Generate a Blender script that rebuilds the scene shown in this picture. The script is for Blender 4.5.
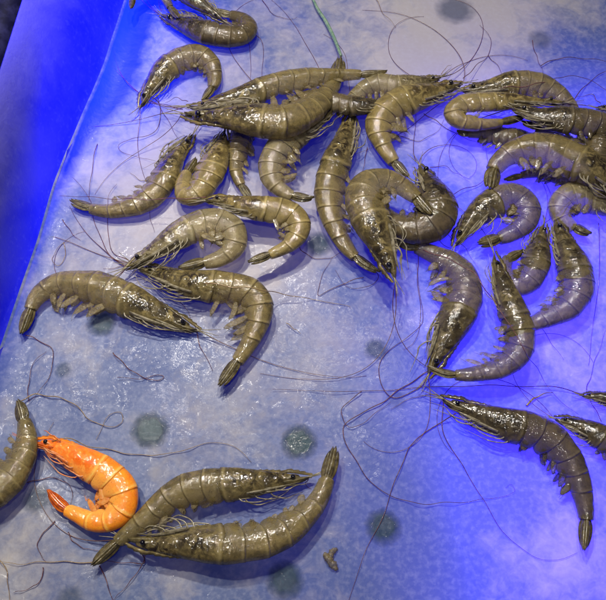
import bpy, math, random
from mathutils import Vector
random.seed(7)
sc = bpy.context.scene
for o in list(bpy.data.objects): bpy.data.objects.remove(o)

# ------------------------------------------------------------------ camera
TILT = math.radians(28.0); DIST = 0.42; HF = math.radians(38.0)
CAM = Vector((0, -DIST*math.sin(TILT), DIST*math.cos(TILT)))
cd = bpy.data.cameras.new('camera'); cam = bpy.data.objects.new('camera', cd)
sc.collection.objects.link(cam); sc.camera = cam
cam.location = CAM; cam.rotation_euler = (TILT, 0, 0)
cd.sensor_fit = 'HORIZONTAL'; cd.angle = HF; cd.clip_start = 0.01; cd.clip_end = 20

# ------------------------------------------------------------------ world, lamps, exposure
w = bpy.data.worlds.new('World'); sc.world = w; w.use_nodes = True
w.node_tree.nodes['Background'].inputs[0].default_value = (0.10, 0.14, 0.62, 1)
w.node_tree.nodes['Background'].inputs[1].default_value = 0.085
def lamp(name, loc, target, size, power, col, size_y=None, spread=180):
    d = bpy.data.lights.new(name, 'AREA'); d.energy = power; d.color = col
    d.shape = 'RECTANGLE' if size_y else 'DISK'; d.size = size; d.spread = math.radians(spread)
    if size_y: d.size_y = size_y
    o = bpy.data.objects.new(name, d); sc.collection.objects.link(o); o.location = loc
    o.rotation_euler = (Vector(target)-Vector(loc)).to_track_quat('-Z', 'Y').to_euler()
    return o
for lx, ly, lp in ((-.12,.42,.90), (-.30,.20,.66), (.10,.36,.40), (-.02,-.30,.20)):
    lamp('ceiling_lamp', (lx, ly, .82), (lx*.25-.04, .02, 0), .048, lp*1.0, (1.0, 0.94, 0.83), spread=75)
lamp('blue_under_right', (0.155, -0.035, -0.032), (0.155, -0.035, 0), 0.15, 2.3, (0.07, 0.04, 1.0), 0.29)
lamp('blue_under_left', (-0.125, 0.19, -0.03), (-0.125, 0.19, 0), 0.045, 0.85, (0.0, 0.025, 1.0), 0.16)
lamp('blue_behind_wall', (-0.29, 0.17, -0.03), (-0.16, 0.18, 0.02), 0.10, 2.8, (0.005, 0.01, 1.0), 0.14)
sc.view_settings.view_transform = 'Standard'; sc.view_settings.look = 'None'
sc.view_settings.exposure = 0; sc.view_settings.gamma = 1
sc.render.engine = 'CYCLES'

# ------------------------------------------------------------------ helpers
F = 303/math.tan(HF/2)
UP = Vector((0, math.cos(TILT), math.sin(TILT))); FW = Vector((0, math.sin(TILT), -math.cos(TILT)))
def at(x, y, z=0.0):
    """point of the photograph -> point of the plane z (metres)"""
    d = FW + Vector((1,0,0))*((x-303)/F) + UP*((300-y)/F)
    return CAM + d*((z-CAM.z)/d.z)
def pxm(p):            # metres per photo pixel near point p
    return (p-CAM).dot(FW)/F
def newobj(name, verts, faces, mat, parent=None, origin=None, smooth=True, attr=None):
    o0 = origin or Vector((0,0,0))
    me = bpy.data.meshes.new(name)
    me.from_pydata([tuple(Vector(v)-o0) for v in verts], [], faces)
    me.materials.append(mat)
    if smooth: me.polygons.foreach_set('use_smooth', [True]*len(me.polygons))
    if attr:
        for an, vals in attr.items():
            a = me.color_attributes.new(an, 'FLOAT_COLOR', 'POINT')
            a.data.foreach_set('color', [c for v in vals for c in v])
    me.update()
    o = bpy.data.objects.new(name, me); sc.collection.objects.link(o)
    if parent: o.parent = parent
    else: o.location = o0
    return o
def tag(o, label, cat, group=None):
    o['label'] = label; o['category'] = cat
    if group: o['group'] = group
def crom(pts, n):
    """Catmull-Rom through pts, n samples evenly spaced in length"""
    P = [pts[0]*2-pts[1]] + pts + [pts[-1]*2-pts[-2]]
    out = []
    for i in range(1, len(P)-2):
        a,b,c,d = P[i-1:i+3]
        for k in range(16):
            t = k/16
            out.append(0.5*((2*b)+(c-a)*t+(2*a-5*b+4*c-d)*t*t+(3*b-a-3*c+d)*t**3))
    out.append(pts[-1].copy())
    L = [0]
    for i in range(1, len(out)): L.append(L[-1]+(out[i]-out[i-1]).length)
    res = []; j = 0
    for k in range(n):
        s = L[-1]*k/(n-1)
        while j < len(L)-2 and L[j+1] < s: j += 1
        t = (s-L[j])/max(1e-9, L[j+1]-L[j])
        res.append(out[j].lerp(out[j+1], min(1, t)))
    return res, L[-1]
def tube(path, rad, sides=6):
    V = []; Fc = []; n = len(path); up = Vector((0.13,0.21,1)).normalized()
    for i, p in enumerate(path):
        t = (path[min(i+1,n-1)]-path[max(i-1,0)])
        if t.length < 1e-9: t = Vector((1,0,0))
        t.normalize()
        a = t.cross(up)
        if a.length < .05: a = t.cross(Vector((1,0,0)))
        a.normalize(); b = a.cross(t)
        r = rad(i/(n-1)) if callable(rad) else rad
        for k in range(sides):
            q = 2*math.pi*k/sides
            V.append(p + a*(r*math.cos(q)) + b*(r*math.sin(q)))
    for i in range(n-1):
        for k in range(sides):
            k2 = (k+1)%sides
            Fc.append((i*sides+k, i*sides+k2, (i+1)*sides+k2, (i+1)*sides+k))
    Fc.append(tuple(range(sides))); Fc.append(tuple(range((n-1)*sides, n*sides)))
    return V, Fc
def lerp_table(T, x):
    if x <= T[0][0]: return T[0][1]
    for (a, b), (c, d) in zip(T, T[1:]):
        if x <= c: 
            t = (x-a)/(c-a); t = t*t*(3-2*t)*.5 + t*.5
            return b+(d-b)*t
    return T[-1][1]

# ------------------------------------------------------------------ materials
class NT:
    def __init__(s, name):
        s.m = bpy.data.materials.new(name); s.m.use_nodes = True
        s.t = s.m.node_tree; s.p = s.t.nodes['Principled BSDF']; s.out = s.t.nodes['Material Output']
    def n(s, kind, **kw):
        x = s.t.nodes.new(kind)
        for k, v in kw.items():
            if hasattr(x, k) and not k[0].isupper(): setattr(x, k, v)
            else: x.inputs[k.replace('_', ' ')].default_value = v
        return x
    def l(s, a, b): s.t.links.new(a, b)
    def noise(s, scale, detail=4, rough=.55, dist=0, co=None):
        x = s.n('ShaderNodeTexNoise'); x.inputs['Scale'].default_value = scale
        x.inputs['Detail'].default_value = detail; x.inputs['Roughness'].default_value = rough
        x.inputs['Distortion'].default_value = dist
        s.l((co or s.co()), x.inputs['Vector']); return x.outputs['Fac']
    def co(s):
        if not hasattr(s, '_c'):
            g = s.n('ShaderNodeNewGeometry'); s._c = g.outputs['Position']
        return s._c
    def ramp(s, f, a, b, ca=(0,0,0,1), cb=(1,1,1,1)):
        r = s.n('ShaderNodeValToRGB'); e = r.color_ramp.elements
        e[0].position = a; e[1].position = b; e[0].color = ca; e[1].color = cb
        s.l(f, r.inputs[0]); return r.outputs[0]
    def mix(s, f, a, b, mode='MIX'):
        x = s.n('ShaderNodeMix'); x.data_type = 'RGBA'; x.blend_type = mode
        for v, i in ((f, 0), (a, 6), (b, 7)):
            if hasattr(v, 'is_output'): s.l(v, x.inputs[i])
            else: x.inputs[i].default_value = v
        return x.outputs[2]
    def math(s, op, a, b=0.0):
        x = s.n('ShaderNodeMath'); x.operation = op
        for v, i in ((a, 0), (b, 1)):
            if hasattr(v, 'is_output'): s.l(v, x.inputs[i])
            else: x.inputs[i].default_value = v
        return x.outputs[0]
    def bump(s, h, dist, strength=1.0, prev=None):
        b = s.n('ShaderNodeBump'); b.inputs['Distance'].default_value = dist; b.inputs['Strength'].default_value = strength
        s.l(h, b.inputs['Height'])
        if prev: s.l(prev, b.inputs['Normal'])
        return b.outputs['Normal']

def shell_mat(name, light, dark, vent, organ_c, sss=.2, thin=.19, line=.20):
    M = NT(name); p = M.p
    a = M.n('ShaderNodeAttribute'); a.attribute_name = 'pig'; vent2 = tuple(min(1, x*1.5) for x in vent[:3])+(1,)
    sep = M.n('ShaderNodeSeparateColor'); M.l(a.outputs['Color'], sep.inputs[0]); edge = a.outputs['Alpha']
    band, organ, dv = sep.outputs[0], sep.outputs[1], sep.outputs[2]
    n1 = M.noise(190, 6, .68, .6); n2 = M.noise(1300, 3, .6); n3 = M.noise(520, 4, .6, .3)
    c = M.mix(M.ramp(n1, .40, .60), dark, light)
    c = M.mix(M.math('MULTIPLY', M.ramp(n3, .50, .66), .30), c, dark)
    c = M.mix(M.math('MULTIPLY', M.math('SUBTRACT', 1.0, dv), .6), c, vent)
    og = M.math('MULTIPLY', organ, M.ramp(M.noise(300, 4, .6, 1.0), .34, .56))
    c = M.mix(og, c, organ_c)
    sp = M.ramp(n2, .58, .66)
    c = M.mix(M.math('MULTIPLY', sp, .36 if line > 0 else .30), c, tuple(x*.30 for x in dark[:3])+(1,))
    c = M.mix(M.math('MULTIPLY', edge, .45), c, vent2)
    c = M.mix(M.math('MULTIPLY', band, line), c, tuple(x*.45 for x in dark[:3])+(1,))
    M.l(c, p.inputs['Base Color'])
    M.l(M.ramp(n3, .3, .75, (.36,)*3+(1,), (.60,)*3+(1,)), p.inputs['Roughness'])
    p.inputs['Subsurface Weight'].default_value = sss*1.4
    p.inputs['Subsurface Radius'].default_value = (1.0, .7, .35); p.inputs['Subsurface Scale'].default_value = .0022
    p.inputs['Specular IOR Level'].default_value = .12
    p.inputs['Coat Weight'].default_value = 1.0; p.inputs['Coat Roughness'].default_value = .075; p.inputs['Coat IOR'].default_value = 1.62
    nb = M.bump(M.noise(420, 4, .6), .0004, .6)
    M.l(nb, p.inputs['Normal'])
    # a wet film: smooth patches broken by small ripples
    cb = M.bump(M.noise(230, 3, .5, .4), .0011, .9)
    cb = M.bump(M.noise(640, 2, .5, .6), .0003, 1.0, cb)
    M.l(cb, p.inputs['Coat Normal'])
    tb = M.n('ShaderNodeBsdfTransparent'); tb.inputs[0].default_value = C4(.92, .86, .70)
    mx = M.n('ShaderNodeMixShader')
    M.l(M.math('MULTIPLY', M.math('SUBTRACT', 1.0, organ), M.math('ADD', thin, M.math('MULTIPLY', M.math('SUBTRACT', 1.0, dv), thin*1.6))), mx.inputs[0])
    M.l(p.outputs[0], mx.inputs[1]); M.l(tb.outputs[0], mx.inputs[2]); M.l(mx.outputs[0], M.out.inputs[0])
    return M.m
def limb_mat(name, c1, c2, trans=.25, rough=.3, clear=0):
    M = NT(name); p = M.p
    c = M.mix(M.ramp(M.noise(420, 4), .35, .65), c1, c2); M.l(c, p.inputs['Base Color'])
    p.inputs['Roughness'].default_value = rough; p.inputs['Coat Weight'].default_value = .4
    p.inputs['Coat Roughness'].default_value = .1
    M.l(M.bump(M.noise(900, 3), .0004), p.inputs['Normal'])
    tr = M.n('ShaderNodeBsdfTranslucent'); M.l(c, tr.inputs[0])
    mx = M.n('ShaderNodeMixShader'); mx.inputs[0].default_value = trans
    M.l(p.outputs[0], mx.inputs[1]); M.l(tr.outputs[0], mx.inputs[2]); sh = mx.outputs[0]
    if clear:
        tb = M.n('ShaderNodeBsdfTransparent'); m2 = M.n('ShaderNodeMixShader')
        M.l(M.ramp(M.noise(700, 4, .6), .35, .65, (clear*.6,)*3+(1,), (min(1, clear*1.4),)*3+(1,)), m2.inputs[0])
        M.l(sh, m2.inputs[1]); M.l(tb.outputs[0], m2.inputs[2]); sh = m2.outputs[0]
    M.l(sh, M.out.inputs[0])
    return M.m
def C4(r, g, b): return (r, g, b, 1)
MAT = {}
MAT['olive'] = dict(shell=shell_mat('olive_shell', C4(.270,.207,.076), C4(.098,.075,.028), C4(.31,.25,.11), C4(.018,.012,.005)),
    limb=limb_mat('pale_limb', C4(.20,.165,.09), C4(.48,.43,.31), .3, clear=.12), fin=limb_mat('olive_fin', C4(.055,.042,.018), C4(.17,.135,.055), .15),
    flap=limb_mat('olive_flap', C4(.22,.17,.075), C4(.42,.34,.18), .4, clear=.42), feeler=limb_mat('brown_feeler', C4(.12,.045,.030), C4(.20,.10,.05), 0))
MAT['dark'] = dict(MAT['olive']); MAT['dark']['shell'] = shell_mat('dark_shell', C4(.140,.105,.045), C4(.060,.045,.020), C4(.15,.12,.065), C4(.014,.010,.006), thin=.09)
MAT['dark']['flap'] = limb_mat('dark_flap', C4(.08,.06,.03), C4(.18,.14,.08), .3, clear=.3)
MAT['grey'] = dict(MAT['olive']); MAT['grey']['shell'] = shell_mat('grey_shell', C4(.225,.178,.078), C4(.085,.066,.030), C4(.18,.15,.08), C4(.022,.015,.006))
MAT['golden'] = dict(MAT['olive']); MAT['golden']['shell'] = shell_mat('golden_shell', C4(.33,.25,.088), C4(.15,.112,.038), C4(.40,.32,.13), C4(.050,.034,.012), thin=.13)
MAT['pale'] = dict(MAT['olive']); MAT['pale']['shell'] = shell_mat('pale_shell', C4(.34,.28,.135), C4(.17,.135,.060), C4(.44,.38,.22), C4(.060,.044,.022), thin=.24)
MAT['cooked'] = dict(shell=shell_mat('cooked_shell', C4(.96,.33,.010), C4(.90,.21,.005), C4(.97,.52,.13), C4(.84,.15,.005), .2, thin=0.0, line=.0),
    limb=limb_mat('cooked_limb', C4(.85,.24,.04), C4(.9,.5,.25), .3), fin=limb_mat('cooked_fin', C4(.45,.06,.008), C4(.85,.20,.015), .15),
    flap=limb_mat('cooked_flap', C4(.8,.25,.03), C4(.9,.48,.12), .35, clear=.15), feeler=limb_mat('orange_feeler', C4(.8,.22,.03), C4(.5,.10,.02), 0))
M = NT('eye_black'); M.p.inputs['Base Color'].default_value = C4(.006,.005,.006); M.p.inputs['Roughness'].default_value = .12
M.p.inputs['Coat Weight'].default_value = .6; EYE = M.m
def strand_mat(name, c1, c2): return limb_mat(name, c1, c2, 0, .35)
S_RED = strand_mat('dark_red_strand', C4(.060,.012,.016), C4(.15,.045,.035))
S_TAN = strand_mat('tan_strand', C4(.17,.10,.040), C4(.32,.22,.10))
S_GREEN = strand_mat('green_strand', C4(.10,.20,.14), C4(.22,.32,.22))

# frosted wet tray floor
def floor_mat():
    M = NT('frosted_plastic'); p = M.p
    at_ = M.n('ShaderNodeAttribute'); at_.attribute_name = 'floor_tint'
    sep = M.n('ShaderNodeSeparateColor'); M.l(at_.outputs['Color'], sep.inputs[0])
    tint, wh = sep.outputs[0], sep.outputs[1]
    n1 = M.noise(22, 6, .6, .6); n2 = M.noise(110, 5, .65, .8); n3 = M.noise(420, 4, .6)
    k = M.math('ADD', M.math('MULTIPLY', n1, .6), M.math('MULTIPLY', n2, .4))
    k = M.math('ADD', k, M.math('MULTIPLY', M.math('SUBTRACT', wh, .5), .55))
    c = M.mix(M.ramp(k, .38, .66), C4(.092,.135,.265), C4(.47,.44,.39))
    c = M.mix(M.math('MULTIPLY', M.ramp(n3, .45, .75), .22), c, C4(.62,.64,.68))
    fk = M.ramp(M.math('ADD', tint, M.math('MULTIPLY', M.math('SUBTRACT', n2, .5), .35)), .3, .7)
    c = M.mix(fk, C4(.012,.030,.55), c)  # blue light beside the wall, put into the floor's base colour
    M.l(c, p.inputs['Base Color'])
    M.l(M.ramp(n2, .35, .7, (.35,)*3+(1,), (.55,)*3+(1,)), p.inputs['Roughness'])
    p.inputs['Specular IOR Level'].default_value = .3
    p.inputs['Coat Weight'].default_value = .13; p.inputs['Coat Roughness'].default_value = .10; p.inputs['Coat IOR'].default_value = 1.36
    nb = M.bump(M.noise(45, 4, .55), .0012, .6)
    nb = M.bump(M.noise(380, 4, .65), .00018, .6, nb)
    M.l(nb, p.inputs['Normal'])
    wetm = M.ramp(M.noise(34, 4, .6, .5), .50, .62)
    cb = M.bump(M.noise(60, 3, .5, .3), .0014, .9)
    cb = M.bump(M.math('MULTIPLY', M.noise(420, 3, .6), M.math('ADD', M.math('MULTIPLY', wetm, .60), .28)), .00050, 1.0, cb)
    M.l(cb, p.inputs['Coat Normal'])
    tr = M.n('ShaderNodeBsdfTranslucent'); M.l(M.mix(.5, c, C4(.5,.5,.9)), tr.inputs[0])
    mx = M.n('ShaderNodeMixShader'); mx.inputs[0].default_value = .30
    M.l(p.outputs[0], mx.inputs[1]); M.l(tr.outputs[0], mx.inputs[2]); M.l(mx.outputs[0], M.out.inputs[0])
    return M.m
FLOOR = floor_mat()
def wall_mat():
    M = NT('blue_plastic'); p = M.p
    n1 = M.noise(30, 5, .6, .5); n2 = M.noise(400, 4, .6)
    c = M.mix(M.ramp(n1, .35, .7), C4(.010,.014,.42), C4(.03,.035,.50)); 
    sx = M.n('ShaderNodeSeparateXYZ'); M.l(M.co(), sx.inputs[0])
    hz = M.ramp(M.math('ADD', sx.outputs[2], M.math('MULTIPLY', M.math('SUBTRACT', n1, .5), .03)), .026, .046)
    c = M.mix(M.math('MULTIPLY', hz, .75), c, C4(.22,.20,.50))  # lavender haze of reflected white light, painted into the colour towards the rim
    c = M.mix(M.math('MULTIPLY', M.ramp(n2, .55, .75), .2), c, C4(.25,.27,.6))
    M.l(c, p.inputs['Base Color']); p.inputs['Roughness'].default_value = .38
    p.inputs['Coat Weight'].default_value = .4; p.inputs['Coat Roughness'].default_value = .25
    M.l(M.bump(M.noise(90, 6, .65), .0012, .7), p.inputs['Normal'])
    tr = M.n('ShaderNodeBsdfTranslucent'); tr.inputs[0].default_value = C4(.03,.05,.9)
    mx = M.n('ShaderNodeMixShader'); mx.inputs[0].default_value = .25
    M.l(p.outputs[0], mx.inputs[1]); M.l(tr.outputs[0], mx.inputs[2]); M.l(mx.outputs[0], M.out.inputs[0])
    return M.m
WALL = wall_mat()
M = NT('dark_navy_plastic'); M.p.inputs['Roughness'].default_value = .6; M.p.inputs['Specular IOR Level'].default_value = .12
M.l(M.mix(M.ramp(M.noise(200, 4), .4, .7), C4(.004,.004,.03), C4(.02,.02,.09)), M.p.inputs['Base Color']); NAVY = M.m
def hole_mat():
    M = NT('drain_hole_dark'); p = M.p
    tc = M.n('ShaderNodeTexCoord'); 
    ln = M.n('ShaderNodeVectorMath'); ln.operation = 'LENGTH'; M.l(tc.outputs['Object'], ln.inputs[0])
    r = M.math('ADD', M.math('MULTIPLY', ln.outputs['Value'], 100.0), M.math('MULTIPLY', M.math('SUBTRACT', M.noise(200, 4, .6), .5), .5))
    al = M.ramp(r, .50, 1.12, (1,1,1,1), (0,0,0,1))
    n1 = M.noise(420, 5, .65, .5)
    c = M.mix(M.ramp(n1, .35, .65), C4(.022,.046,.066), C4(.056,.088,.112)); M.l(c, p.inputs['Base Color'])
    p.inputs['Roughness'].default_value = .6; p.inputs['Specular IOR Level'].default_value = .1; p.inputs['Coat Weight'].default_value = .25; p.inputs['Coat Roughness'].default_value = .07
    M.l(M.bump(M.noise(420, 3, .6), .00045, 1.0, M.bump(M.noise(75, 3, .5, .3), .0016, .9)), p.inputs['Coat Normal'])
    oi = M.n('ShaderNodeObjectInfo')
    sp = M.n('ShaderNodeSeparateColor'); M.l(oi.outputs['Color'], sp.inputs[0])
    al2 = M.math('MULTIPLY', al, sp.outputs[0])
    tb = M.n('ShaderNodeBsdfTransparent'); mx = M.n('ShaderNodeMixShader')
    M.l(al2, mx.inputs[0]); M.l(tb.outputs[0], mx.inputs[1]); M.l(p.outputs[0], mx.inputs[2]); M.l(mx.outputs[0], M.out.inputs[0])
    return M.m
HOLE = hole_mat()

# ------------------------------------------------------------------ setting: tray
EDGE = [(-60,540),(0,358),(20,300),(40,240),(55,190),(67,157),(80,127),(93,98),(106,66),(118,30),(128,-5),(150,-80),(170,-150)]
BLUE_EDGE = [(-60,520),(0,345),(12,320),(27,282),(44,235),(60,195),(75,168),(90,142),(110,120),(134,90),(148,45),(160,0),(180,-80),(200,-150)]  # border where the painted blue light gives way to the pale floor
eb = [at(x, y) for x, y in EDGE]; fb = [at(x, y) for x, y in BLUE_EDGE]
def x_on(poly, y):
    for a, b in zip(poly, poly[1:]):
        if a.y <= y <= b.y: return a.x+(b.x-a.x)*(y-a.y)/(b.y-a.y)
    if y < poly[0].y: a, b = poly[0], poly[1]
    else: a, b = poly[-2], poly[-1]
    return a.x+(b.x-a.x)*(y-a.y)/(b.y-a.y)
def floor_z(x, y):
    return .0006*math.sin(x*61+1.3)*math.sin(y*47+.4)+.0004*math.sin(x*130+y*90)
V = []; Fc = []; A = []
NX, NY = 150, 170
y0, y1 = -.42, .50; x1 = .46
WH = [(165,165,85,1.0),(270,235,70,1.0),(210,60,50,.4),(400,40,120,.8),(500,25,90,.9),(230,420,70,.35),(420,520,60,-.5),(500,330,110,-.15),(480,440,70,-.35),(530,190,70,-.2),(585,250,40,.3),(560,350,40,.3),(590,70,60,-.8),(600,300,90,-.1),(520,230,60,-.3),(90,470,80,-.1),(240,330,80,.2),(400,300,60,.2),(560,570,60,.45),(30,570,60,.5),(480,140,60,.2),(120,260,60,.35),(440,470,50,-.6),(420,580,50,-.4)]  # frosty patches, plus pools of light and shade painted as floor tint
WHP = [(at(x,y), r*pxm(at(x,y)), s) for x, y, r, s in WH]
for j in range(NY):
    y = y0+(y1-y0)*j/(NY-1); xe = x_on(eb, y)
    for i in range(NX):
        t = i/(NX-1); x = xe+(x1-xe)*t**1.25
        z = floor_z(x, y) + .004*max(0, 1-(x-xe)/.012)**2
        V.append(Vector((x, y, z)))
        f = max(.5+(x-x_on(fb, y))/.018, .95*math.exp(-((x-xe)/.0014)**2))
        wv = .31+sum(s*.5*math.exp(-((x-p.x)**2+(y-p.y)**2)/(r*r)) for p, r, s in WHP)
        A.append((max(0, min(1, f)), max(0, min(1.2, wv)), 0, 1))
for j in range(NY-1):
    for i in range(NX-1):
        a = j*NX+i; Fc.append((a, a+1, a+NX+1, a+NX))
fl = newobj('tray_floor', V, Fc, FLOOR, attr={'floor_tint': A}); fl['kind'] = 'structure'
# sloping side wall with a rolled rim
def rimx(y): # top edge line, at height .055
    a, b = at(-2, 75, .055), at(22, 0, .055); return a.x+(b.x-a.x)*(y-a.y)/(b.y-a.y)
V = []; Fc = []; nj = 80
prof = [(0,.004),(.04,.0045),(.10,.0075),(.2,.014),(.4,.0265),(.6,.038),(.8,.048),(.93,.0535),(1,.055)]
for j in range(nj):
    y = y0+(y1-y0)*j/(nj-1); xe = x_on(eb, y); xr = rimx(y)
    for t, z in prof: V.append(Vector((xe+(.0012 if t == 0 else -.0004)+(xr-xe)*t, y, z-(.0008 if t == 0 else 0)+floor_z(xe, y)*(1-t)+.0006*math.sin(y*40+t*5)*t*(1-t))))
m = len(prof)
for j in range(nj-1):
    for i in range(m-1):
        a = j*m+i; Fc.append((a, a+m, a+m+1, a+1))
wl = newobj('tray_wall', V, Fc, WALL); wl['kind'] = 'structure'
V = []; Fc = []
rp = [(0,0),(-.002,.003),(-.006,.004),(-.014,.0035),(-.017,.000),(-.018,-.02),(-.024,-.05),(-.20,-.06)]
for j in range(nj):
    y = y0+(y1-y0)*j/(nj-1); xr = rimx(y)
    for dx, dz in rp: V.append(Vector((xr+dx, y, .0551+dz)))
m = len(rp)
for j in range(nj-1):
    for i in range(m-1):
        a = j*m+i; Fc.append((a, a+m, a+m+1, a+1))
rm = newobj('tray_rim', V, Fc, NAVY); rm['kind'] = 'structure'
# drain holes in the floor
HO = [(150,430,21,1.0),(299,442,20,1.0),(383,527,20,.85),(285,580,21,.8),(102,322,17,.8),(318,245,16,.75),(376,350,14,.55),(63,370,10,.4),(38,500,17,.5),(455,10,22,.45),(540,40,14,.35),(397,400,12,.25),(70,600,16,.35),(96,205,12,.2)]
for x, y, r, al in HO:
    c = at(x, y); R = r*pxm(c)
    V = [Vector((c.x, c.y, floor_z(c.x, c.y)+.00025))]; Fc = []
    ns = 40
    for q in (0.5, 1.15):
        for k in range(ns):
            a = 2*math.pi*k/ns; px, py = c.x+R*q*math.cos(a), c.y+R*q*math.sin(a)
            V.append(Vector((px, py, floor_z(px, py)+.00025)))
    for k in range(ns):
        k2 = (k+1) % ns
        Fc += [(0, 1+k, 1+k2), (1+k, 1+ns+k, 1+ns+k2, 1+k2)]
    o0 = Vector((c.x, c.y, 0))
    h = newobj('drain_hole', [(v-o0)*(.01/R) for v in V], Fc, HOLE, fl)
    h.location = o0; h.scale = (R/.01,)*3; h.color = (al, al, al, 1)

# ------------------------------------------------------------------ shrimp builder
HT = [(.03,.13),(.05,.20),(.08,.30),(.12,.42),(.16,.54),(.20,.66),(.26,.83),(.32,.95),(.385,1.0),(.45,.99),(.53,.95),(.61,.85),(.685,.72),(.76,.58),(.82,.50),(.87,.42)]
SEG = [.372,.452,.532,.610,.685,.758,.868]
class Body:
    def __init__(s, pts, side, W, z, roll):
        # z: height of the lowest side of the body above the floor, in metres
        c0 = at(pts[len(pts)//2][0], pts[len(pts)//2][1], z+.006)
        s.W = .98*W*pxm(c0); s.h = s.W/2; s.side = side
        P = []
        for q in pts:
            dz = q[2]*.001 if len(q) > 2 else 0
            P.append(at(q[0], q[1], z+.36*s.W+dz))
        s.C, s.L = crom(P, 241)
        # round the path a little
        for _ in range(6):
            s.C = [s.C[0]]+[(s.C[i-1]+s.C[i]*2+s.C[i+1])*.25 for i in range(1, 240)]+[s.C[-1]]
        # ends lie lower: the head and tail rest nearer to the floor
        for i in range(241):
            t = i/240; hh = lerp_table(HT, t)
            s.C[i].z -= (1-hh)*.30*s.W*(.75)
        s.roll = roll
        s.T = []
        for i in range(241):
            a, b = s.C[max(0, i-3)], s.C[min(240, i+3)]; s.T.append((b-a).normalized())
        s.K = []
        for i in range(241):
            a, b = s.T[max(0, i-5)], s.T[min(240, i+5)]
            ds = s.L/240*(min(240, i+5)-max(0, i-5))
            n = Vector((0,0,1)).cross(s.T[i])*side
            s.K.append(-(b-a).dot(n)/ds)      # >0: bends towards the belly
    def ev(s, t):
        t = max(-.2, min(1.25, t)); x = t*240
        if x <= 0: i, c = 0, s.C[0]+s.T[0]*(t*s.L)
        elif x >= 240: i, c = 240, s.C[240]+s.T[240]*((t-1)*s.L)
        else:
            i = int(x); c = s.C[i].lerp(s.C[min(240, i+1)], x-i)
        T = s.T[i]; D0 = (Vector((0,0,1)).cross(T)).normalized()*s.side
        U = D0.cross(T).normalized()
        if U.z < 0: U = -U
        D = D0*math.cos(s.roll)+U*math.sin(s.roll); Lt = U*math.cos(s.roll)-D0*math.sin(s.roll)
        return c, D, Lt, s.K[i]
    def P(s, t, v, l, raw=False):
        """t along the body, v towards the back (+) or belly (-), l towards the upper flank; v, l in half heights"""
        c, D, Lt, k = s.ev(t)
        v = v*s.h; l = l*s.h
        if k > 1 and v < 0 and not raw: v = -min(-v, .82/k) if -v > .82/k else v
        return c+D*v+Lt*l

def ringmesh(B, ts, fn, sides=28, cap=True):
    V = []; A = []; Fc = []
    for ti, t in enumerate(ts):
        for k in range(sides):
            p, a = fn(ti, t, 2*math.pi*k/sides); V.append(p); A.append(a)
    n = len(ts)
    for i in range(n-1):
        for k in range(sides):
            k2 = (k+1) % sides
            Fc.append((i*sides+k, i*sides+k2, (i+1)*sides+k2, (i+1)*sides+k))
    if cap: Fc.append(tuple(range(sides))); Fc.append(tuple(range((n-1)*sides, n*sides)))
    return V, Fc, A
def leaf(B, t0, t1, v0, v1, l0, l1, width, thick=.05, n=12, bend=0., shape=1.0, rib=.0, jag=0, raw=False, blunt=0):
    """flat tapering blade from (t0,v0,l0) to (t1,v1,l1), its width lying along the back-belly direction and its own normal"""
    path = []
    for i in range(n+1):
        u = i/n
        path.append(B.P(t0+(t1-t0)*u, v0+(v1-v0)*u+bend*math.sin(math.pi*u), l0+(l1-l0)*u, raw))
    c, D, Lt, k = B.ev((t0+t1)/2)
    V = []; Fc = []; A = []
    m = 6
    for i, p in enumerate(path):
        u = i/n
        t = (path[min(n, i+1)]-path[max(0, i-1)]).normalized()
        wd = t.cross(Lt)
        wd = wd.normalized() if wd.length > .1 else D
        nn = wd.cross(t).normalized()
        wv = width*B.h*(math.sin(math.pi*min(1, .12+.88*u)**shape)**.7 if u < 1 else .02)
        if blunt: wv = width*B.h*min(1, .25+(u*3)**.8*.75)*math.sqrt(max(.002, 1-max(0, (u-blunt)/(1.0001-blunt))**2))
        if jag and i % 2: wv *= .93
        for k in range(m+1):
            q = k/m*2-1
            V.append(p+wd*(wv*q)+nn*(thick*B.h*((1-q*q)*.9+rib*(1-abs(q))**3)))
            A.append((0, 0, .5, 0))
        for k in range(m+1):
            q = 1-k/m*2
            V.append(p+wd*(wv*q)-nn*(thick*B.h*(1-q*q)*.5+.00002)); A.append((0, 0, .5, 0))
    s = 2*(m+1)
    for i in range(n):
        for k in range(s):
            k2 = (k+1) % s
            Fc.append((i*s+k, i*s+k2, (i+1)*s+k2, (i+1)*s+k))
    Fc.append(tuple(range(s))); Fc.append(tuple(range(n*s, (n+1)*s)))
    return V, Fc, A

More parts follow.
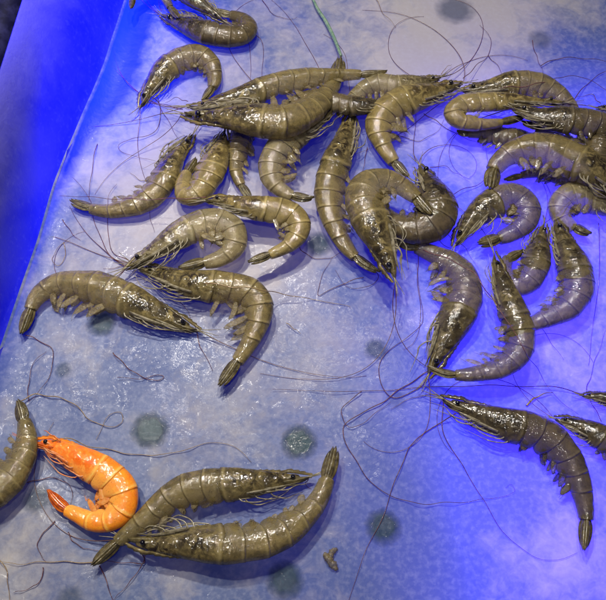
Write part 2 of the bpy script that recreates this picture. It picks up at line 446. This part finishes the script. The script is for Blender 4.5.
def shrimp(pts, side, W, label, z=0., roll=0., mat='olive', feelers=(), legs=5, fan=.16, spread=1.0, name='shrimp', seed=0, legout=1.0, flaps=None, visible_legs=True, group='raw shrimps lying on the wet tray'):
    rnd = random.Random(seed*31+5)
    side = 1 if side == 'L' else -1
    B = Body(pts, side, W, z*.001, math.radians(roll))
    mm = MAT[mat]
    org = Vector((B.C[120].x, B.C[120].y, max(0, z*.001)))
    root = bpy.data.objects.new(name, None); sc.collection.objects.link(root); root.location = org
    root.empty_display_size = .01
    tag(root, label, 'shrimp', group)
    def part(nm, VFA, m, par=root):
        V, Fc = VFA[0], VFA[1]; A = VFA[2] if len(VFA) > 2 else None
        return newobj(nm, V, Fc, m, par, org, attr={'pig': A} if A else None)
    # --- carapace
    ph0 = rnd.uniform(0, 6)
    ts = [.050,.055,.068]+[.085+.0125*i for i in range(24)]+[.378,.386,.389]
    def fc(i, t, phi):
        hh = lerp_table(HT, t); cc, ss = math.cos(phi), math.sin(phi)
        edge = 1.0
        if i == 0: hh *= .55
        if i == len(ts)-1: hh *= .93; 
        elif t > .37: edge = 1.015
        # face of the shell cut back below, a shallow groove across the cheek
        tt = t
        if t > .34: tt = t - .022*abs(cc)**3*(1 if cc < 0 else .3)
        if t < .16: tt = t + .025*max(0, -cc)*(.16-t)/.10
        gr = 1-.05*math.exp(-((t-.225-.03*cc)/.010)**2)*abs(ss)
        v = hh*cc*edge*gr; 
        if cc < 0: v *= 1.0-.06*math.sin(t*60+ph0)*.5
        lat = hh*.70*(abs(ss)**.85)*(1 if ss > 0 else -1)*edge*gr*(1-.22*max(0, -cc)) * (1-.10*max(0, cc))
        og = .30+.5*max(0, .3-t)/.3+math.exp(-((t-.29)/.075)**2-((cc-.1)/.62)**2)*.95+.75*math.exp(-((t-.15)/.045)**2)*(.5+.5*cc)+.5*math.exp(-((t-.06)/.03)**2)
        bd = .9 if t > .381 else (.25*math.exp(-((t-.225-.03*cc)/.008)**2))
        return B.P(tt, v, lat), (bd, min(1, og), .5+.5*cc, math.exp(-((t-.372)/.005)**2))
    car = part('carapace', ringmesh(B, ts, fc), mm['shell'])
    # --- rostrum: toothed spike over the eyes
    V = []; Fc = []; A = []; n = 18
    for i in range(n+1):
        u = i/n; t = -.005+.235*u
        top = lerp_table(HT, max(.05, t))
        base = (.16+.30*u) if t < .10 else top*.93
        base = base if t >= .10 else .12+(.44-.12)*(max(0, t)/.10)
        ht = .03+.14*math.sin(math.pi*min(1, u*.9+.08)) + (.035 if i % 2 else 0)*(1 if u > .1 else 0)
        wd = .03+.05*u
        for v, l in ((base-.05, 0), (base, wd), (base+ht, 0), (base, -wd)):
            V.append(B.P(t-(.008 if (i % 2 and v > base) else 0), v, l)); A.append((.1, .2, 1, 0))
    for i in range(n):
        for k in range(4): Fc.append((i*4+k, i*4+(k+1)%4, (i+1)*4+(k+1)%4, (i+1)*4+k))
    Fc.append((0,1,2,3)); Fc.append((n*4, n*4+1, n*4+2, n*4+3))
    part('rostrum', (V, Fc, A), mm['shell'])
    # --- abdomen: six overlapping rings
    rows = []
    for j in range(6):
        a, b = SEG[j], SEG[j+1]
        us = [0,.06,.16,.3,.5,.7,.80,.86,.91,.96,1.0] if j < 5 else [0,.08,.2,.35,.5,.65,.8,.9,.97,1.0]
        for u in us: rows.append((j, u, a+(b-a)*u))
    def fa(i, t, phi):
        j, u, t = rows[i]; cc, ss = math.cos(phi), math.sin(phi)
        hh = lerp_table(HT, t)*(.984+.028*u**1.8 if j < 5 else .975+.02*math.sin(math.pi*u))
        v = hh*cc*(1+.03*math.sin(t*23+ph0)+.02*math.sin(t*51+ph0*2))
        if cc < -.2: v *= (.78+.28*math.sin(math.pi*min(1, u*1.0))**.6) if j < 5 else .92
        lat = hh*.72*(abs(ss)**.9)*(1 if ss > 0 else -1)*(1-.30*max(0, -cc)**1.5)*(1-.12*max(0, cc)**2)
        tt = t+.007*(abs(ss)**2) - .008*max(0, -cc)**2
        bd = .7 if u > .97 else (.5 if u < .03 else (.42*(u-.6)/.3 if .6 < u < .88 else .08))
        bd *= .65+.35*math.sin(phi*5+j+ph0)
        if j == 0 and u < .3: bd = .8
        return B.P(tt, v, lat), (max(0, bd), .30*math.exp(-((cc-.90)/.07)**2), .5+.5*cc, math.exp(-((u-.90)/.045)**2) if j < 5 else 0)
    part('abdomen', ringmesh(B, [r[2] for r in rows], fa), mm['shell'])
    # --- tail fan
    fs = spread*rnd.choice((.8, .85, .9, 1.1, 1.5))
    te = 1.0
    part('telson', leaf(B, .855, te-.02, .10, .06, .12, .10, .10, .07, 10, 0, 1.1, 1.2), mm['fin'])
    for q, (dv, dl, wd, ln) in enumerate(((.20, .02, .25, te-.012), (.07, .16, .24, te+.003), (-.07, .10, .23, te), (-.20, .0, .25, te-.018))):
        sp = fs
        part('tail_blade', leaf(B, .850, ln, dv*.55, dv*(.55+.75*(sp-.8)), dl+.03, dl, wd*.74, .05, 16, dv*.32, .80, 1.3, blunt=.30), mm['fin'])
    # --- eyes on short stalks
    for sgn in (1, -1):
        c = B.P(.082, .10, .30*sgn); r = .14*B.h
        V = []; Fc = []; nu, nv = 14, 10
        for i in range(nv+1):
            th = math.pi*i/nv
            for k in range(nu):
                a = 2*math.pi*k/nu
                V.append(c+Vector((math.sin(th)*math.cos(a), math.sin(th)*math.sin(a), math.cos(th)))*r)
        for i in range(nv):
            for k in range(nu):
                k2 = (k+1) % nu; Fc.append((i*nu+k, (i+1)*nu+k, (i+1)*nu+k2, i*nu+k2))
        e = part('eye', (V, Fc), EYE)
        pth = [B.P(.108, .04, .20*sgn), B.P(.095, .08, .27*sgn), c]
        part('eye_stalk', tube(pth, .07*B.h), mm['limb'], e)
    # --- feeler scales and bases at the front of the head
    for sgn in (1, -1):
        part('head_scale', leaf(B, .13, .012, -.10, -.02+.03*sgn, .22*sgn, .10*sgn, .17, .06, 12, -.05, .9, 1.0), mm['fin'])
        part('antennule', tube([B.P(.12-.03*k, .06-.02*k, (.14-.015*k)*sgn) for k in range(5)], lambda u: B.h*(.085-.05*u)), mm['limb'])
    for k in range(3):   # short whips
        v0 = rnd.uniform(-.5, .5); pth = [B.P(.03-.02*i, .0+v0*(i/6)**1.4, .08+.02*rnd.random()) for i in range(7)]
        part('antennule', tube(pth, lambda u: .00034*(1-.7*u), 5), mm['limb'])
    # --- mouth legs and walking legs, folded forward along the belly edge
    for k in range(legs*2-1):
        tb = .165+.021*k
        hb = lerp_table(HT, tb)
        out = rnd.uniform(-.05, .20)*legout
        if rnd.random() < .28: out += rnd.uniform(.15, .45)
        L1 = rnd.uniform(.04, .10); L2 = rnd.uniform(.03, .10)
        lz = rnd.uniform(.10, .45); te_ = tb-.03-L1-L2
        pth = [B.P(tb, -hb*.72, lz*.9), B.P(tb-.015, -hb*.88-out*.5, lz), B.P(tb-.02-L1*.6, -hb*.84-out, lz*.9),
               B.P(tb-.03-L1, -lerp_table(HT, tb-.03-L1)*.95-out*1.2, lz*.6), B.P(te_, -lerp_table(HT, max(.05, te_))*.9-out*rnd.uniform(.2, 2.0), lz*.3)]
        pth, _ = crom(pth, 17)
        for p in pth: p.z = max(p.z, .0008)
        part('walking_leg', tube(pth, lambda u: B.h*(.046*(1-.80*u)+.012*math.exp(-((u-.45)/.07)**2)), 6), mm['limb'])
    a0 = rnd.uniform(.24, .31)
    part('jaw_leg', leaf(B, a0, rnd.uniform(.045, .09), -lerp_table(HT, a0)*.70, -lerp_table(HT, .06)*1.0-rnd.uniform(0, .10), .52, .20, .085, .05, 16, rnd.uniform(-.10, .02), .7, 1.0), mm['limb'])
    part('jaw_leg', leaf(B, .20, .03, -lerp_table(HT, .20)*.62, -.24-rnd.uniform(0, .15), .40, .12, .06, .04, 14, .03, .7, 1.0), mm['limb'])
    # --- swimming flaps under the rings
    fl_ = rnd.uniform(.25, 1.0) if flaps is None else flaps
    for j in range(5):
        tb = (SEG[j]+SEG[j+1])/2+rnd.uniform(-.012, .012); hb = lerp_table(HT, tb)
        for wing in (0, 1):
            ln = (.42+rnd.uniform(-.14, .38))*fl_; back = rnd.uniform(-.03, .06)*(.5+fl_)
            lz = .26 if wing == 0 else -.10
            o = part('swimming_flap', leaf(B, tb+.004*wing, tb+back+.012, -hb*.66, -hb*.90-ln*(1-.15*wing), lz, lz-rnd.uniform(.05, .25), rnd.uniform(.14, .22), .016, 12, rnd.uniform(-.10, .10), .62, .8, jag=1, raw=True, blunt=.45), mm['flap'])
            for q in range(4 if wing == 0 and fl_ > .3 else (2 if fl_ > .6 else 0)):
                q0 = B.P(tb+back+.008, -hb*.80-ln*.7, lz-.1, True)
                q1 = B.P(tb+back+.02+rnd.uniform(-.022, .026), -hb*.88-ln*rnd.uniform(.8, 1.35)-.05, lz-.25, True)
                q1.z = max(q1.z, .001)
                part('bristle', tube([q0, q0.lerp(q1, .5)+Vector((0, 0, .0003)), q1], lambda u: B.h*.020*(1-.8*u), 5), mm['limb'], o)
    # --- long feelers traced from the photograph
    for f in feelers:
        strand_path, rr = f_path(f)
        V, Fc = tube(strand_path, lambda u: rr*.70*(1-.68*u), 6)
        newobj('antenna', V, Fc, f[2] if len(f) > 2 and f[2] else (mm['feeler']), root, org)
    # thin feeler trailing from the head over the wet floor
    for q in range(rnd.choice((0, 1, 1, 2)) if W > 22 and mat != 'cooked' else 0):
        c = B.P(.0, 0, 0); d = -B.T[3]; a = rnd.uniform(-.5, .5)*(1 if q else -1)-rnd.uniform(.1, .5)*(1 if q else -1); path = [B.P(.04, 0, .1), c]
        dx, dy = d.x, d.y; turn = rnd.uniform(-.09, .09); stp = rnd.uniform(.0022, .0042)
        ca, sa = math.cos(a), math.sin(a); dx, dy = dx*ca-dy*sa, dx*sa+dy*ca
        for i in range(24):
            turn += rnd.uniform(-.035, .035); turn = max(-.24, min(.24, turn))
            ca, sa = math.cos(turn), math.sin(turn); dx, dy = dx*ca-dy*sa, dx*sa+dy*ca
            p = path[-1]; path.append(Vector((p.x+dx*stp, p.y+dy*stp, max(.0005+floor_z(p.x, p.y), p.z*.80))))
        path, _ = crom(path, 70)
        V, Fc = tube(path, lambda u: .00020*(1-.6*u), 5)
        newobj('antenna', V, Fc, S_RED if q else mm['feeler'], root, org)
    return root
def f_path(f):
    pts = [at(q[0], q[1], (q[2] if len(q) > 2 else .8)*.001) for q in f[0]]
    p, L = crom(pts, max(12, int(len(pts)*9)))
    r = random.Random(int(L*1e6)); a, b = r.uniform(0, 6), r.uniform(0, 6)
    for i, q in enumerate(p):
        q.z = max(q.z+.0004*math.sin(i*.5+a), .0006+floor_z(q.x, q.y)); q.x += .00025*math.sin(i*.37+b); q.y += .00025*math.sin(i*.45+a)
    return p, f[1]*.001
# ------------------------------------------------------------------ the shrimps (path from rostrum to tail, side of the back, height of body)
R_, T_, D_ = S_RED, S_TAN, None
SH = [
 ([(28,440),(46,443),(64,450),(86,463),(106,475),(121,490),(123,506),(111,518),(93,520),(76,513),(61,505),(47,489)],'L',35,'bright orange cooked shrimp curled between the grey ones','cooked',2,5,
   [([(52,441,8),(66,438,5),(85,445,2),(110,450),(137,455),(173,453),(200,445),(223,443),(243,453),(252,462)],.36,T_),([(60,440,9),(50,434,8),(44,430,6)],.6)]),
 ([(139,104),(146,92),(156,80),(169,67),(184,59),(199,56),(210,63),(214,75),(211,86),(202,99)],'L',29,'grey brown shrimp arched like a hook near the blue tray wall, below the dark one','olive',0,8,
   [([(143,98,4),(138,93,2),(123,77),(114,57),(113,33),(119,24),(125,10)],.32,R_),([(143,100,4),(160,106),(190,109)],.3,R_),([(152,98,5),(160,104),(160,115),(157,130),(144,136),(122,142),(119,149),(130,155),(156,161)],.3,R_),([(158,98,4),(163,112),(180,141)],.26,R_)]),
 ([(160,11),(172,17),(186,24),(204,31),(223,35),(240,34),(248,26),(242,17),(228,12),(212,8)],'R',29,'very dark shrimp bent in a U at the top edge of the tray','dark',0,0,
   [([(161,12,4),(158,0),(150,-10)],.3,R_),([(248,30,4),(262,42),(262,83)],.25,R_)]),
 ([(224,19),(211,10),(198,2),(184,-7),(168,-14),(150,-16),(135,-8),(130,8)],'L',20,'pale legged shrimp cut by the top edge, resting on the dark one','grey',8,-10,[([(223,18,8),(240,30,5),(250,48),(250,85)],.25,R_)]),
 ([(230,-62),(210,-55),(190,-46),(175,-34),(166,-20),(164,-8),(170,5),(179,17)],'R',20,'shrimp with only its narrow tail showing at the top edge','grey',5,0,[]),
 ([(186,103),(203,104),(225,99),(249,94),(274,85),(300,79),(325,75),(350,73),(368,72),(387,70)],'L',27,'long straight shrimp pointing its tail right along the top of the pile','olive',6,8,
   [([(188,102,9),(176,98,5),(165,103)],.3,R_)]),
 ([(181,109),(196,112),(214,114),(238,116),(262,120),(284,121),(303,113,-2),(319,99,-6),(331,84,-9.5),(337,71,-9.5),(340,55,-8)],'R',43,'thick glossy shrimp facing left, dark tail poking up behind the long straight one','olive',12,8,
   [([(183,109,16),(160,104,10),(140,96,2)],.3,R_)]),
 ([(334,106),(325,113),(308,126),(290,139),(277,153),(271,168),(275,182),(287,191),(300,195),(314,196)],'R',33,'shrimp bent like a C below the thick glossy one, with orange inner flaps','pale',7,0,[]),
 ([(442,74),(428,79),(412,83),(396,86),(382,84),(370,86),(359,92),(348,102),(337,115)],'R',24,'pale bellied shrimp with the upper of two right pointing heads, legs hanging left','pale',3,10,[([(441,74,6),(447,67,3),(452,64)],.3,T_)]),
 ([(464,79),(449,84),(433,91),(413,98),(395,105),(382,117),(379,130),(384,143),(393,157),(409,176)],'R',34,'yellowish shrimp bent at a right angle with pale belly flaps, head pointing up right','golden',2,5,
   [([(463,79,6),(475,67,4),(488,55),(491,40),(480,25)],.32,R_),([(488,57),(497,66),(503,76)],.26,R_),([(424,113,3),(443,126),(460,136),(480,143)],.32,R_),([(398,136),(419,141),(437,131),(445,119)],.25,R_)]),
 ([(353,104),(350,122),(344,142),(336,163),(330,186),(330,208),(337,228),(347,245),(361,259),(380,271)],'R',33,'slim shrimp standing upright in the pile, its tail down beside the drain hole','olive',2,12,
   [([(364,277,2),(340,285),(318,296),(323,275),(332,257)],.3,R_),([(360,258,3),(378,277),(363,288),(347,286),(335,270)],.26,R_)]),
 ([(420,160),(427,176),(434,193),(438,209),(432,222),(419,228),(404,226),(392,218),(383,206),(378,192)],'L',42,'dark round curled shrimp with a spiky head pointing up, right of the pile centre','dark',4,-5,
   [([(445,198,4),(462,190,2),(486,179),(487,160),(486,143)],.34,R_),([(430,168),(443,166),(456,173),(470,182)],.25,R_),([(430,230),(452,250),(470,248)],.25,R_)]),
 ([(396,277),(389,259),(381,240),(371,220),(364,201),(368,187),(382,180),(399,183),(413,192),(422,201),(432,213)],'L',40,'big shrimp curled on top of the pile with its sharp head pointing straight down','olive',13,0,[]),
 ([(429,374),(439,352),(450,330),(460,309),(465,288),(458,270),(443,258),(426,249),(409,242),(392,236)],'R',38,'large shrimp arched right of the pile, dark carapace pointing down, tail under the curled ones','grey',1,5,
   [([(431,371,4),(419,388),(396,398),(381,385),(380,363),(396,345),(420,327),(422,310),(416,263)],.33,R_),([(431,371),(421,376),(400,390),(381,403),(350,420),(343,433),(357,463),(380,490),(415,503),(440,503),(463,502),(494,498),(513,493),(511,484),(506,487)],.36,R_)]),
 ([(495,249),(499,270),(506,293),(514,315),(520,337),(515,356),(500,367),(483,371),(463,373),(446,372),(428,366)],'L',33,'L shaped shrimp with head up and tail resting over a dark carapace','grey',7,15,
   [([(423,250,16),(448,259,17),(473,273,17),(493,300,20),(512,328,21),(524,350,20),(533,363,11),(541,374,2),(550,390),(565,405),(579,415)],.42,R_),([(497,252,8),(492,230,5),(474,205)],.28,R_)]),
 ([(546,220),(541,238),(537,256),(533,272),(523,283),(512,281),(506,270),(509,258),(524,249)],'L',31,'small hunched shrimp wedged between the L shaped one and the right hand arched one','grey',2,5,[]),
 ([(557,214),(561,232),(568,252),(575,272),(576,291),(567,306),(551,314),(535,321),(520,327),(504,334)],'L',37,'arched shrimp with a black eye at its top, rightmost of the pair heading upward','grey',3,12,
   [([(560,217,6),(575,200,8),(600,190,4)],.26,R_),([(533,317),(548,338),(564,360)],.26,R_)]),
 ([(455,243),(464,230),(477,215),(494,203),(511,197),(524,204),(527,218),(516,229),(499,236),(478,242)],'L',35,'tightly curled grey shrimp with its nose beside its tail, left of the right hand pair','grey',3,-3,
   [([(458,240),(475,262),(480,275)],.26,T_),([(456,243),(440,225),(447,214)],.25,R_)]),
 ([(640,218),(622,209),(604,202),(585,197),(569,198),(561,207),(565,218),(578,226),(592,232)],'R',36,'translucent grey shrimp curled at the right edge under the pile','pale',1,0,[]),
 ([(645,195),(625,186),(605,176),(585,166),(563,156),(541,149),(521,149),(505,156),(495,168),(491,187)],'R',42,'big shrimp arched in front at the right edge with its tail pointing down left','olive',8,5,
   [([(492,160,4),(488,180),(487,200)],.26,R_)]),
 ([(650,206),(628,204),(606,198),(585,186),(562,177),(540,172),(522,174),(504,179)],'R',22,'shrimp lying under the big arched one, only its narrow tail clear','dark',2,0,[]),
 ([(568,100),(552,100),(533,101),(512,101),(490,102),(468,103),(455,109),(457,118),(472,122),(490,122),(508,119),(526,114)],'R',25,'golden shrimp folded flat, belly up, at the left of the right hand heap','golden',9,-12,[]),
 ([(462,86),(478,87),(498,86),(520,84),(540,86),(555,92),(567,101),(576,113),(583,128)],'L',31,'shrimp lying along the upper edge of the right hand heap, back to the top','olive',3,5,
   [([(541,66),(555,59),(580,58),(606,61),(630,64)],.3,R_),([(532,40),(536,55),(541,66),(543,75)],.28,R_)]),
 ([(512,104),(526,109),(541,115),(560,119),(584,122),(608,126),(628,134),(640,150),(636,168)],'L',32,'shrimp with pale legs crossing the right hand heap above the arched one','dark',13,5,
   [([(513,104,16),(500,100,12),(486,112,9)],.28,R_),([(500,88,13),(525,86,14),(545,82,14),(558,78,9),(571,76,6),(588,79,3),(606,90,2),(620,100,2)],.34,R_)]),
 ([(620,118),(609,131),(601,146),(599,162),(606,176),(620,184),(640,186)],'R',32,'shrimp at the right edge of the heap, half cut by the frame','dark',9,0,[]),
 ([(597,106),(610,108),(628,112),(648,118),(668,126),(684,138)],'L',20,'shrimp at the upper right edge with only its spiky head showing','dark',2,0,
   [([(575,98,3),(588,83),(606,71),(625,60)],.34,R_),([(600,104,3),(592,95),(577,97)],.3,R_)]),
 ([(193,131),(186,141),(177,153),(168,170),(159,187),(146,199),(127,206),(108,209),(90,206),(70,199)],'L',31,'shrimp at the left of the pile with its tail pointing left to the tray wall','olive',0,8,
   [([(190,134,3),(178,150),(158,162,4),(142,168)],.26,T_),([(155,180),(140,180),(130,172)],.3,T_),([(156,186),(150,205),(151,220),(154,232)],.26,R_)]),
 ([(225,126),(221,142),(215,160),(207,178),(198,191),(188,194),(183,184),(187,171),(196,157)],'L',32,'plump shrimp folded double, its black eye just under the thick glossy one','golden',3,5,
   [([(160,150,3),(170,160,3)],.2,T_)]),
 ([(262,88),(258,98),(252,110),(246,124),(241,138),(238,153),(236,168),(240,181),(250,197)],'R',25,'narrow shrimp hanging down from under the thick glossy one, tail at the bottom','olive',1,12,[]),
 ([(203,198),(217,198),(236,203),(258,208),(280,211),(295,217),(299,230),(289,243),(271,252),(248,261)],'L',29,'shrimp facing left with one black eye and a long straight feeler, tail tucked under','golden',8,5,
   [([(206,198,15),(190,198,16),(165,199,14),(120,199,12),(90,197,11),(60,196,5)],.36,R_)]),
 ([(124,266),(142,256),(160,246),(179,235),(198,226),(217,222),(232,230),(233,245),(220,256),(200,261),(178,266)],'L',35,'pale shrimp curled in a ring with whitish legs showing inside it','pale',4,-8,
   [([(126,265,3),(108,254),(86,233),(69,206)],.34,R_),([(126,266,3),(112,258),(102,241),(93,216),(88,195),(70,175)],.3,R_),([(130,262,3),(111,249),(108,220),(108,198),(117,184)],.3,R_)]),
 ([(133,262),(148,268),(168,276),(193,284),(219,287),(242,290),(257,301),(258,319),(251,337),(239,356),(219,385)],'L',35,'long shrimp bent downward in mid tray, tail fan pointing to the bottom','olive',2,8,
   [([(135,263,3),(155,277),(176,297),(188,312),(192,322)],.32,R_),([(205,283,15),(226,286,16),(247,288,16),(262,290,14),(278,293,6),(320,301),(350,307)],.42,T_),([(133,262),(118,268),(103,270)],.3,R_)]),
 ([(199,328),(183,323),(165,316),(145,308),(122,298),(100,289),(76,284),(54,284),(37,295),(28,311),(20,333)],'R',37,'long shrimp stretched alone at the left side, tail against the blue wall','olive',0,8,
   [([(195,327),(200,345),(213,371)],.32,R_),([(25,335,2),(38,340),(52,350),(52,367),(43,387),(27,403)],.34,R_)]),
 ([(312,475),(296,477),(277,480),(250,483),(222,485),(196,488),(173,496),(154,511),(136,526),(116,542),(91,565)],'R',36,'long shrimp at the bottom, head right, tail fan beside the orange one','olive',2,10,
   [([(308,478,4),(306,485),(312,490)],.3,R_),([(93,563),(60,562),(43,562),(20,564),(0,562)],.36,T_),([(100,566,2),(107,583),(113,601)],.34,R_)]),
 ([(122,537),(141,541),(165,543),(192,543),(222,544),(250,542),(277,534),(300,519),(317,500),(326,480),(335,446)],'R',42,'biggest shrimp at the bottom, tail pointing up to a drain hole','olive',3,8,
   [([(145,548,3),(145,556),(139,570),(127,585),(113,601)],.3,R_),([(140,549,3),(143,563),(117,562),(92,561)],.3,R_)]),
 ([(-75,470),(-62,480),(-45,491),(-25,497),(-6,490),(10,475),(21,457),(25,440),(23,422),(17,399)],'R',40,'shrimp cut by the left edge with its tail standing up above the orange one','olive',2,5,
   [([(18,402,3),(33,395),(50,396),(73,403),(90,420),(113,427),(123,421),(120,412),(110,415),(103,425),(96,440)],.4,T_),([(27,483),(50,478),(67,483),(72,493),(71,505)],.34,R_)]),
 ([(441,395),(461,405),(483,415),(506,424),(529,430),(550,440),(566,456),(577,476),(584,498),(587,520),(585,550)],'L',38,'dark shrimp alone at the lower right with its tail pointing straight down','dark',1,12,
   [([(445,398,3),(430,395),(406,401),(390,410)],.3,R_),([(456,414,4),(433,427),(414,443),(404,458),(380,523),(363,557),(349,601)],.34,R_),([(443,397,3),(444,435),(463,466),(483,500),(506,535),(532,556),(559,560),(577,553)],.3,R_)]),
 ([(555,416),(576,424),(595,434),(615,446),(636,460),(655,478),(665,500)],'L',29,'shrimp entering from the right edge beside the back of the lower dark one','dark',1,5,[([(602,421,5),(592,404),(587,390),(590,378),(593,367),(606,330)],.3,R_)]),
 ([(582,394),(596,396),(612,400),(632,406),(655,415),(672,430)],'L',20,'small dark nose of a shrimp at the right edge above the other entering one','dark',0,5,[([(585,394),(560,388),(520,386),(463,386),(406,389),(374,391),(316,391),(273,389)],.34,R_)]),
]
SH += [
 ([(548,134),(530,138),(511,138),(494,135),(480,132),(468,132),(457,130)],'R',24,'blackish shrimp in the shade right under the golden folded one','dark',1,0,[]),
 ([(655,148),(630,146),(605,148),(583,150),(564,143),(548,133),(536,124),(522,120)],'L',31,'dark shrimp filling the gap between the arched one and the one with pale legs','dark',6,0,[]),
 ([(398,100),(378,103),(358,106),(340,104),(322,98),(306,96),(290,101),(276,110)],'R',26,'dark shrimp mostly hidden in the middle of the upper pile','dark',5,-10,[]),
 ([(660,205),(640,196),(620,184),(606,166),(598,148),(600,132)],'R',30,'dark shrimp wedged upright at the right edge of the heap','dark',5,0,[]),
]
OPT = {'pale shrimp curled in a ring': dict(flaps=1.1, legout=2.5), 'yellowish shrimp': dict(flaps=1.25), 'long shrimp bent downward': dict(flaps=1.4, legout=1.8),
 'long shrimp stretched': dict(flaps=1.2, legout=1.3), 'shrimp bent like a C': dict(flaps=1.2), 'large shrimp arched': dict(flaps=1.3, legout=1.5), 'L shaped': dict(flaps=1.1),
 'biggest shrimp': dict(flaps=.35), 'long shrimp at the bottom': dict(flaps=.6), 'dark shrimp alone': dict(flaps=.7), 'bright orange': dict(flaps=1.3, legout=.6),
 'pale bellied': dict(flaps=1.0, legout=2), 'shrimp at the left of the pile': dict(flaps=.8, legout=1.8)}
for i, (pts, side, W, lab, mat, z, roll, fe) in enumerate(SH):
    k = dict(group=None) if mat == 'cooked' else {}
    for q in OPT:
        if lab.startswith(q): k.update(OPT[q])
    shrimp(pts, side, W, lab, z=z, roll=roll, mat=mat, feelers=fe, seed=i, spread=1.0, **k)

# ------------------------------------------------------------------ loose feelers and crumbs
LOOSE = [
 ([(97,143),(91,175),(89,200)],.28,R_,'short straight dark feeler leaning on the white patch near the wall'),
 ([(63,220),(71,232),(80,241)],.28,R_,'tiny dark feeler by the left tray wall above the lone long shrimp'),
 ([(63,243),(66,255),(58,265),(52,258),(60,246),(70,240)],.25,T_,'small looped feeler at the left wall above the lone long shrimp'),
 ([(113,352),(127,367),(143,377),(158,381),(164,377),(158,375),(140,379),(118,377)],.32,R_,'brown feeler curled at its end, below the lone long shrimp'),
 ([(28,400),(29,380),(34,362),(46,352)],.25,R_,'thin arched feeler rising over the tail at the left edge'),
 ([(55,522),(40,538),(38,547),(42,557),(47,563)],.3,R_,'brown feeler hanging below the orange shrimp tail'),
 ([(68,533),(75,543),(86,549),(98,550)],.28,R_,'short feeler hooked under the orange shrimp belly'),
 ([(43,567),(41,580),(30,588),(13,593)],.28,R_,'dark feeler hooked in the bottom left corner'),
 ([(0,560),(7,573),(9,597),(14,610)],.28,T_,'feeler running down the bottom left edge'),
 ([(598,224),(600,262),(594,320),(588,365)],.3,R_,'long upright feeler near the right edge, right of the arched pair'),
 ([(361,392),(346,404),(341,414),(352,428),(372,416),(390,402)],.26,R_,'faint open feeler loop between the middle and the lower right shrimp'),
 ([(300,242),(302,252),(317,259),(333,257),(345,250)],.28,R_,'curved feeler round the drain hole below the upright shrimp'),
 ([(418,253),(418,287),(421,318),(414,342),(404,350)],.26,R_,'wavy thin feeler left of the large arched shrimp'),
 ([(367,147),(365,160),(362,173)],.26,R_,'short feeler between the upright shrimp and the yellowish bent one'),
 ([(262,0),(273,14),(286,19),(297,18)],.25,R_,'faint curved feeler on the clear floor at the top'),
 ([(374,-5),(383,12),(396,27)],.25,T_,'short pale feeler on the clear floor right of the green strand'),
 ([(286,322),(293,328),(301,333)],.28,T_,'tiny pale sliver alone on the open floor in the middle'),
 ([(527,405),(536,397),(552,392)],.7,T_,'stubby brown fragment beside the nose of the entering shrimp'),
]
for pts, r, m, lab in LOOSE:
    p, rr = f_path((pts, r)); V, Fc = tube(p, lambda u: rr*.75*(1-.6*u), 6)
    o0 = Vector((p[0].x, p[0].y, 0))
    o = newobj('loose_feeler', V, Fc, m, None, o0); tag(o, lab, 'feeler', 'loose feelers on the tray floor')
# green strand above the pile
p, _ = crom([at(310,-8,1.2e-3), at(317,8,1.5e-3), at(326,22,2e-3), at(334,38,3e-3), at(341,56,6e-3)], 30)
V, Fc = tube(p, lambda u: .0006+.0009*u*(1.1-u)*2, 8)
o = newobj('green_strand', V, Fc, S_GREEN, None, Vector((p[0].x, p[0].y, 0))); tag(o, 'thin green strand of weed at the top, running into the pile', 'strand')
# tan crumb of shell
def crumb(path, r, name, lab, m):
    p, _ = crom([at(x, y, z*.001) for x, y, z in path], 16); rd = random.Random(3)
    V, Fc = tube(p, lambda u: r*(.45+.6*math.sin(math.pi*u))*(.8+.4*rd.random()), 9)
    V = [v+Vector((rd.uniform(-1,1), rd.uniform(-1,1), rd.uniform(-.6,1)))*r*.22 for v in V]
    o = newobj(name, V, Fc, m, None, Vector((p[0].x, p[0].y, 0))); tag(o, lab, 'crumb')
crumb([(324,554,1.2),(330,561,1.8),(337,570,1.2)], .0016, 'shell_crumb', 'curled tan crumb of shell right of the bottom drain hole', MAT['olive']['flap'])
crumb([(337,549,1.0),(331,553,1.6),(330,560,1.5)], .0013, 'shell_crumb', 'small tan flake touching the curled crumb at its upper end', MAT['olive']['flap'])
